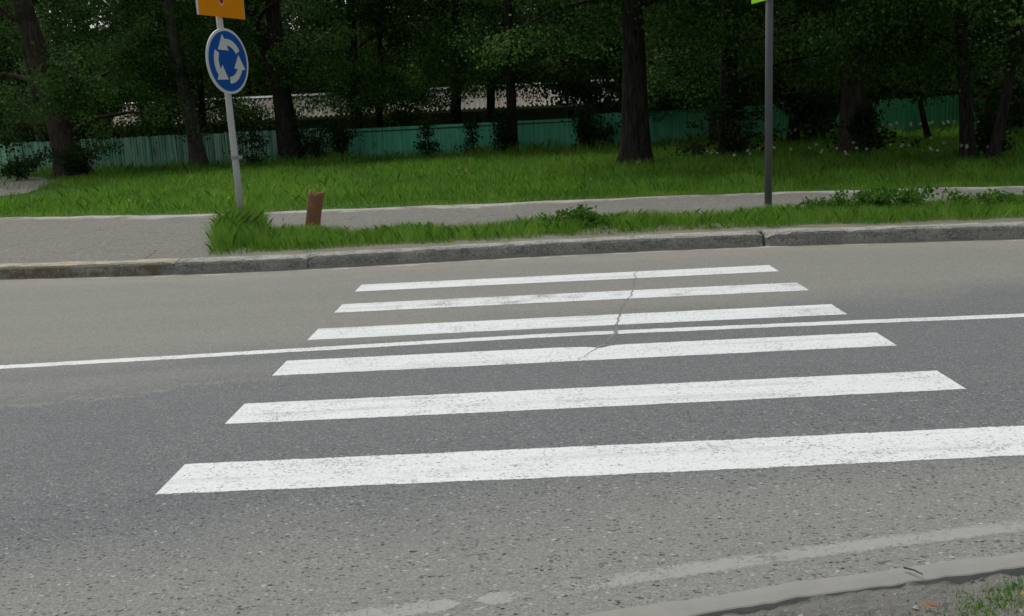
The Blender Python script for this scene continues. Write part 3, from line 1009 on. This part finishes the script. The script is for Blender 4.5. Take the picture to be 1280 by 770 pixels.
# ---------------------------------------------------------------- fences
def fence_mat(name, a, b_, dirt):
    m = NT(name)
    n = m.noise(1.0, 3, .6, m.co((8, 8, .35)))
    c = m.mix(m.ramp(n, .34, .66), a, b_)
    c = m.mix(m.ramp(m.noise(.9, 6, .7, m.co((3, 3, 1.2))), .52, .72, 0, .6), c, dirt)
    m.col(c); m.rough(.8)
    return m.m
FM = fence_mat("weathered_teal_paint", (0.150, 0.420, 0.280), (0.480, 0.780, 0.590), (0.070, 0.14, 0.09))
FM2 = fence_mat("smooth_teal_paint", (0.120, 0.520, 0.300), (0.180, 0.620, 0.390), (0.05, 0.14, 0.09))
WOODG = plain("grey_wood", (0.17, 0.155, 0.13), .9, .2, 8)
def fence(label, A, B, za, zb, pitch, gap, mat, post_every, seed, jag=.03):
    A, B = Vector(A), Vector(B)
    L = (B - A).length
    d = (B - A) / L
    root = empty("board_fence", (A.x, A.y, GZ), label, "fence", None, math.atan2(d.y, d.x))
    r = random.Random(seed)
    b = MB()
    k, x = 0, 0.0
    while x < L:
        t = x / L
        h = za + (zb - za) * t + r.uniform(-jag, jag)
        tilt = r.uniform(-.012, .012)
        y = r.uniform(-.006, .006)
        w = pitch - gap * r.uniform(.3, 1.7)
        i0 = len(b.v)
        for z, o_ in ((-.08, 0), (h, tilt)):
            for xx, yy in ((x + o_, y - .011), (x + w + o_, y - .011), (x + w + o_, y + .011), (x + o_, y + .011)):
                b.vert((xx, yy, z))
        for q in ((3, 2, 1, 0), (4, 5, 6, 7), (0, 1, 5, 4), (1, 2, 6, 5), (2, 3, 7, 6), (3, 0, 4, 7)):
            b.face([i0 + e for e in q])
        x += pitch
    b.build("boards", mat, root)
    x = .4
    while x < L:
        p = MB()
        h = za + (zb - za) * x / L
        p.box((x, .085, h * .5 - .02), (.09, .09, h + .02))
        p.build("post", WOODG, root)
        x += post_every
    for fz in (.22, .86):
        q = MB()
        i0 = 0
        q.tube([(0, .04, za * fz), (L, .04, zb * fz)], [.025, .025], 4, 0, True)
        q.build("rail", WOODG, root)
    return root
fence("weathered turquoise plank fence with uneven gaps between vertical boards", (-32, 42.6), (-7.2, 40.0), 1.36, 1.34, .125, .026, FM, 2.6, 1)
f2 = fence("smooth green board fence with a dark strip near the top, right of the plank fence", (-7.05, 39.95), (2.4, 39.2), 1.24, 1.22, .20, .004, FM2, 2.5, 2, .006)
q = MB(); q.box((4.7, -.022, 1.10), (9.4, .018, .05)); q.build("upper_strip", plain("dark_strip", (0.05, 0.085, 0.07), .8), f2)  # dark strip along the boards, just below their top
f3 = fence("shaded green board fence behind the big poplar and right hand trees", (2.5, 39.2), (34, 37.4), 1.34, 1.42, .15, .010, FM2, 2.6, 3, .015)

# ---------------------------------------------------------------- long low building behind the fence
def roof_mat():
    m = NT("corrugated_slate")
    n = m.noise(1.2, 5, .65)
    c = m.mix(n, (0.26, 0.245, 0.205), (0.40, 0.38, 0.32))
    c = m.mix(m.ramp(m.noise(.8, 6, .7, m.co((3, .5, 1))), .50, .70, 0, .55), c, (0.15, 0.125, 0.10))
    m.col(c); m.rough(.85)
    return m.m
ang = math.atan2(3.2, 34)
root = empty("long_shed", (-20.6, 50.3, GZ), "long low building with corrugated grey roof behind the plank fence", "building", None, ang)
LEN = 31.0
w = MB(); w.box((LEN / 2, 3.3, .95), (LEN, 5.6, 1.92)); w.build("wall", plain("dark_plank_wall", (0.085, 0.070, 0.055), .9, .3, 3), root)
r_ = MB()
nx = int(LEN / .052)
for side in (0, 1):
    ys, ye, zs, ze = (.0, 3.3, 1.92, 3.08) if side == 0 else (6.6, 3.3, 1.92, 3.08)
    i0 = len(r_.v)
    for k in range(nx + 1):
        x = -.4 + (LEN + .8) * k / nx
        c_ = .075 * math.sin(2 * math.pi * x / .26)
        sag = .02 * math.sin(x * .55)
        for t in (0, 1):
            r_.vert((x, ys + (ye - ys) * t, zs + (ze - zs) * t + c_ + sag * (1 - t)))
    for k in range(nx):
        a = i0 + 2 * k
        r_.face([a, a + 2, a + 3, a + 1])
rf = r_.build("roof", roof_mat(), root)
cp_ = MB()
cp_.prism([(-.28, 3.06), (0, 3.165), (.28, 3.06), (.28, 3.085), (0, 3.19), (-.28, 3.085)], 0, LEN + .8,
          Matrix.Translation((-.4, 3.3, 0)) @ Matrix.Rotation(-math.pi / 2, 4, 'Z'))
cp_.build("ridge_cap", plain("galvanised_sheet", (0.55, 0.57, 0.58), .5, .1, 3), rf)
ch = MB(); ch.box((11.3, 4.3, 3.12), (1.15, .6, 1.05)); ch.box((11.3, 4.3, 3.62), (1.25, .7, .06)); ch.build("chimney", plain("chimney_block", (0.36, 0.31, 0.25), .9, .15, 5), rf)
fa = MB(); fa.box((LEN / 2, .02, 1.82), (LEN + .7, .03, .13)); fa.build("fascia", WOODG, rf)
for x in (3.5, 8, 14, 19, 24, 28):
    wf = MB()
    for (cx_, cz, sx, sz) in ((0, .36, 1.0, .07), (0, -.36, 1.0, .07), (-.465, 0, .07, .65), (.465, 0, .07, .65), (0, 0, .05, .65)):
        wf.box((x + cx_, .475, 1.28 + cz), (sx, .06, sz))
    fo = wf.build("window", WOODG, root)
    pn = MB(); pn.box((x, .49, 1.28), (.86, .012, .65))
    pn.build("pane", plain("dark_glass", (0.02, 0.025, 0.03), .08, .05, 2, spec=.5), fo)

# ---------------------------------------------------------------- signs
WHITE = plain("sign_white", (0.74, 0.75, 0.73), .45, .06, 5, dirt=(0.5, 0.49, 0.46))
BLUE = plain("sign_blue", (0.008, 0.105, 0.42), .4, .07, 5)
ORANGE = plain("fluorescent_orange", (0.93, 0.315, 0.001), .5, .05, 4)
RED = plain("sign_red", (0.48, 0.02, 0.02), .45, .06, 5)
LIME = plain("fluorescent_lime", (0.42, 0.85, 0.02), .5, .04, 4)
GREYP = plain("grey_pole_paint", (0.115, 0.12, 0.128), .5, .15, 5, dirt=(0.075, 0.07, 0.066))
WHITEP = plain("whitewashed_pole", (0.56, 0.56, 0.535), .6, .10, 7, dirt=(0.33, 0.31, 0.28))
STEEL = plain("zinc_steel", (0.34, 0.345, 0.35), .45, .12, 8, metal=.5)
RUST = plain("rusty_steel", (0.27, 0.135, 0.072), .9, .5, 9, bump=.5, dirt=(0.24, 0.13, 0.08))

PB = Vector((-4.18, 14.4, 0.12))
px_ = -.012
pole = empty("sign_post", PB, "whitewashed sign post standing in long grass beside the pavement", "sign post")
b = MB()
b.tube([(0, 0, -.1), (px_ * .4, 0, 1.0), (px_ * 1.2, 0, 2.2), (px_ * 2.6, 0, 4.15)], [.052, .050, .047, .045], 20, 0)
b.build("pole", WHITEP, pole, smooth=True)
b = MB()
b.tube([(px_ * .45, 0, 1.02), (px_ * .45, 0, 1.07)], [.058, .058], 20, 0)
b.box((.075, -.01, 1.045), (.06, .04, .045)); b.tube([(.07, -.05, 1.045), (.07, .05, 1.045)], [.008, .008], 6)
b.build("clamp", STEEL, pole)

SR = math.radians(68)                                   # signs face right, towards oncoming traffic
Msign = lambda z, dx=0.0: Matrix.Translation((PB.x + dx, PB.y, PB.z + z)) @ Matrix.Rotation(SR, 4, 'Z')
# local frame: x along the face, y into the face (front is -y), z up
def sign_obj(name, z, dx, label, cat):
    o = empty(name, (0, 0, 0), label, cat)
    o.matrix_world = Msign(z, dx)
    return o
RAD = .465
disc = sign_obj("roundabout_sign", 2.43, -.02, "round blue roundabout sign with three white arrows on the whitewashed post", "traffic sign")
b = MB()
ring = [(RAD * math.cos(2 * math.pi * k / 64), RAD * math.sin(2 * math.pi * k / 64)) for k in range(64)]
b.prism(ring, -.075, -.055)
b.build("border", WHITE, disc)
b = MB()
rin = RAD * .915
b.prism([(rin * math.cos(2 * math.pi * k / 64), rin * math.sin(2 * math.pi * k / 64)) for k in range(64)], -.079, -.0755)
b.build("face", BLUE, disc)
def arc_arrow(a0):
    """a white arrow running counter-clockwise from a0 (degrees) with a broad triangular head"""
    P_ = lambda r_, a: (RAD * r_ * math.cos(math.radians(a)), RAD * r_ * math.sin(math.radians(a)))
    pts = [P_(.68, a0 + 68 * k / 8) for k in range(9)]
    pts += [P_(.83, a0 + 73), P_(.56, a0 + 112), P_(.33, a0 + 50)]
    pts += [P_(.47, a0 + 62 - 62 * k / 8) for k in range(9)]
    return pts
for a0 in (30, 150, 270):
    b = MB()
    b.prism(arc_arrow(a0), -.082, -.0795)
    b.build("arrow", WHITE, disc)
b = MB()
for zz in (-.2, .2):
    b.tube([(0, -.052, zz), (0, .055, zz)], [.014, .014], 8)
    b.box((0, -.05, zz), (.34, .009, .04))
b.build("bracket", STEEL, disc)

board = sign_obj("give_way_sign", 3.56, -.03, "orange board carrying a red edged give way triangle, topmost on the whitewashed post", "traffic sign")
HW = .51
b = MB(); b.box((0, -.065, 0), (HW * 2, .02, 1.02)); b.build("backing_board", ORANGE, board)
b = MB()
for (cx_, cz, sx, sz) in ((-HW - .006, 0, .012, 1.02), (HW + .0015, 0, .003, 1.02)):
    b.box((cx_, -.065, cz), (sx, .026, sz))
b.build("edge_strip", WHITE, board)
def tri(s, y0, y1, cz=.02):
    R_ = s
    return [(R_ * math.cos(math.radians(a)), cz + R_ * math.sin(math.radians(a))) for a in (270, 30, 150)]
def rtri(R_, rc):
    c = []
    for a in (270, 30, 150):
        t = math.radians(a)
        cx_, cz_ = (R_ - 2 * rc) * math.cos(t), (R_ - 2 * rc) * math.sin(t)
        for k in range(7):
            u_ = math.radians(a - 60 + 120 * k / 6)
            c.append((cx_ + rc * math.cos(u_), cz_ + .05 + rc * math.sin(u_)))
    return c
for nm, R_, rc, mt, y in (("white_rim", .43, .030, WHITE, -.079), ("red_border", .405, .026, RED, -.083), ("white_centre", .215, .01, WHITE, -.087)):
    b = MB(); b.prism(rtri(R_, rc), y, y + .0035); b.build(nm, mt, board)
b = MB()
for zz in (-.3, .3):
    b.box((0, -.05, zz), (.5, .009, .04)); b.tube([(0, -.05, zz), (0, .055, zz)], [.014, .014], 8)
b.build("bracket", STEEL, board)

gp = empty("sign_post", (3.37, 13.06, .13), "dark grey metal sign post in the grass strip right of the crosswalk", "sign post")
b = MB()
b.tube([(0, 0, -.1), (.004, 0, 1.5), (.01, 0, 3.85)], [.050, .049, .048], 20, 0)
b.build("pole", GREYP, gp, smooth=True)
b = MB(); b.tube([(0, 0, -.02), (0, 0, .10)], [.058, .056], 20, 0); b.build("base_sleeve", GREYP, gp, smooth=True)
LA = math.atan2(-.97, .236)
lime = empty("pedestrian_crossing_sign", (0, 0, 0), "fluorescent lime sign board on top of the dark grey post", "traffic sign")
lime.matrix_world = Matrix.Translation((3.38, 13.06, 3.345)) @ Matrix.Rotation(LA, 4, 'Z')
b = MB(); b.box((0, -.068, 0), (.72, .012, .94)); b.build("backing_board", LIME, lime)
b = MB(); b.box((0, -.076, .05), (.56, .0035, .62)); b.build("blue_panel", BLUE, lime)
b = MB(); b.prism([(-.22, -.17), (.22, -.17), (0, .25)], -.0825, -.079); b.build("white_triangle", WHITE, lime)
b = MB()
for zz in (-.3, .3):
    b.box((0, -.055, zz), (.3, .012, .04)); b.tube([(0, -.055, zz), (0, .055, zz)], [.012, .012], 8)
b.build("bracket", STEEL, lime)

# rusty stub of a pipe
b = MB()
seg, RO = 18, .110
rows_ = [(-.05, 0), (.10, .004), (.25, .008), (.40, .004), (.50, .0), (.56, 0)]
axis = Vector((.22, .02, 1)).normalized()
for k, (z, dr) in enumerate(rows_):
    for j in range(seg):
        t = 2 * math.pi * j / seg
        zz = z
        if k == len(rows_) - 1:
            zz += .025 * math.sin(t * 2 + 1) + .018 * math.sin(t * 5) + (.035 if 8 < j < 12 else 0)
        b.vert((axis * zz) + Vector((math.cos(t), math.sin(t), 0)) * (RO - dr + .003 * math.sin(3 * t + z * 9)))
for k in range(len(rows_) - 1):
    for j in range(seg):
        a, c = k * seg + j, k * seg + (j + 1) % seg
        b.face([a, c, c + seg, a + seg])
i0 = len(b.v)
for j in range(seg):                                     # inner wall
    t = 2 * math.pi * j / seg
    src = Vector(b.v[(len(rows_) - 1) * seg + j])
    b.vert(src - Vector((math.cos(t), math.sin(t), 0)) * .010)
for j in range(seg):
    t = 2 * math.pi * j / seg
    b.vert(axis * .32 + Vector((math.cos(t), math.sin(t), 0)) * (RO - .012))
top = (len(rows_) - 1) * seg
for j in range(seg):
    k = (j + 1) % seg
    b.face([top + j, top + k, i0 + k, i0 + j])
    b.face([i0 + j, i0 + k, i0 + seg + k, i0 + seg + j])
b.face([i0 + seg + j for j in range(seg)])
o = b.build("pipe_stub", RUST, None, smooth=True)
o.location = (-2.89, 13.2, .13)
tag(o, "rusty leaning stub of a steel pipe in the grass beside the pavement", "pipe stub")

# small litter near the flush kerb
b = MB()
b.tube([(0, 0, 0), (.022, -.028, .004), (.040, -.056, .002)], [.0035, .003, .002], 6)
o = b.build("twig", plain("dry_twig", (0.07, 0.06, 0.048), .9)); o.location = (1.235, 3.005, .021)
tag(o, "short dry twig lying across the flush kerb", "twig")
for k, (x, y, c, lab) in enumerate([(1.20, 2.78, (0.26, 0.10, 0.035), "dry brown leaf stalk lying on the broken ground by flush kerb"), (1.52, 2.80, (0.38, 0.17, 0.045), "small orange dry leaf lying in the grass tufts by flush kerb")]):
    b = MB()
    pts = [(0, 0, 0), (.016, .006, .005), (.04, .004, .003), (.062, 0, .007), (.036, -.006, .002), (.014, -.005, .004)]
    b.face([b.vert(p) for p in pts])
    o = b.build("dry_leaf", plain("dry_leaf_%d" % k, c, .8))
    o.location = (x, y, near_z(x, y) + .016); o.rotation_euler = (.1, .1, -.6 + k)
    tag(o, lab, "dry leaf")
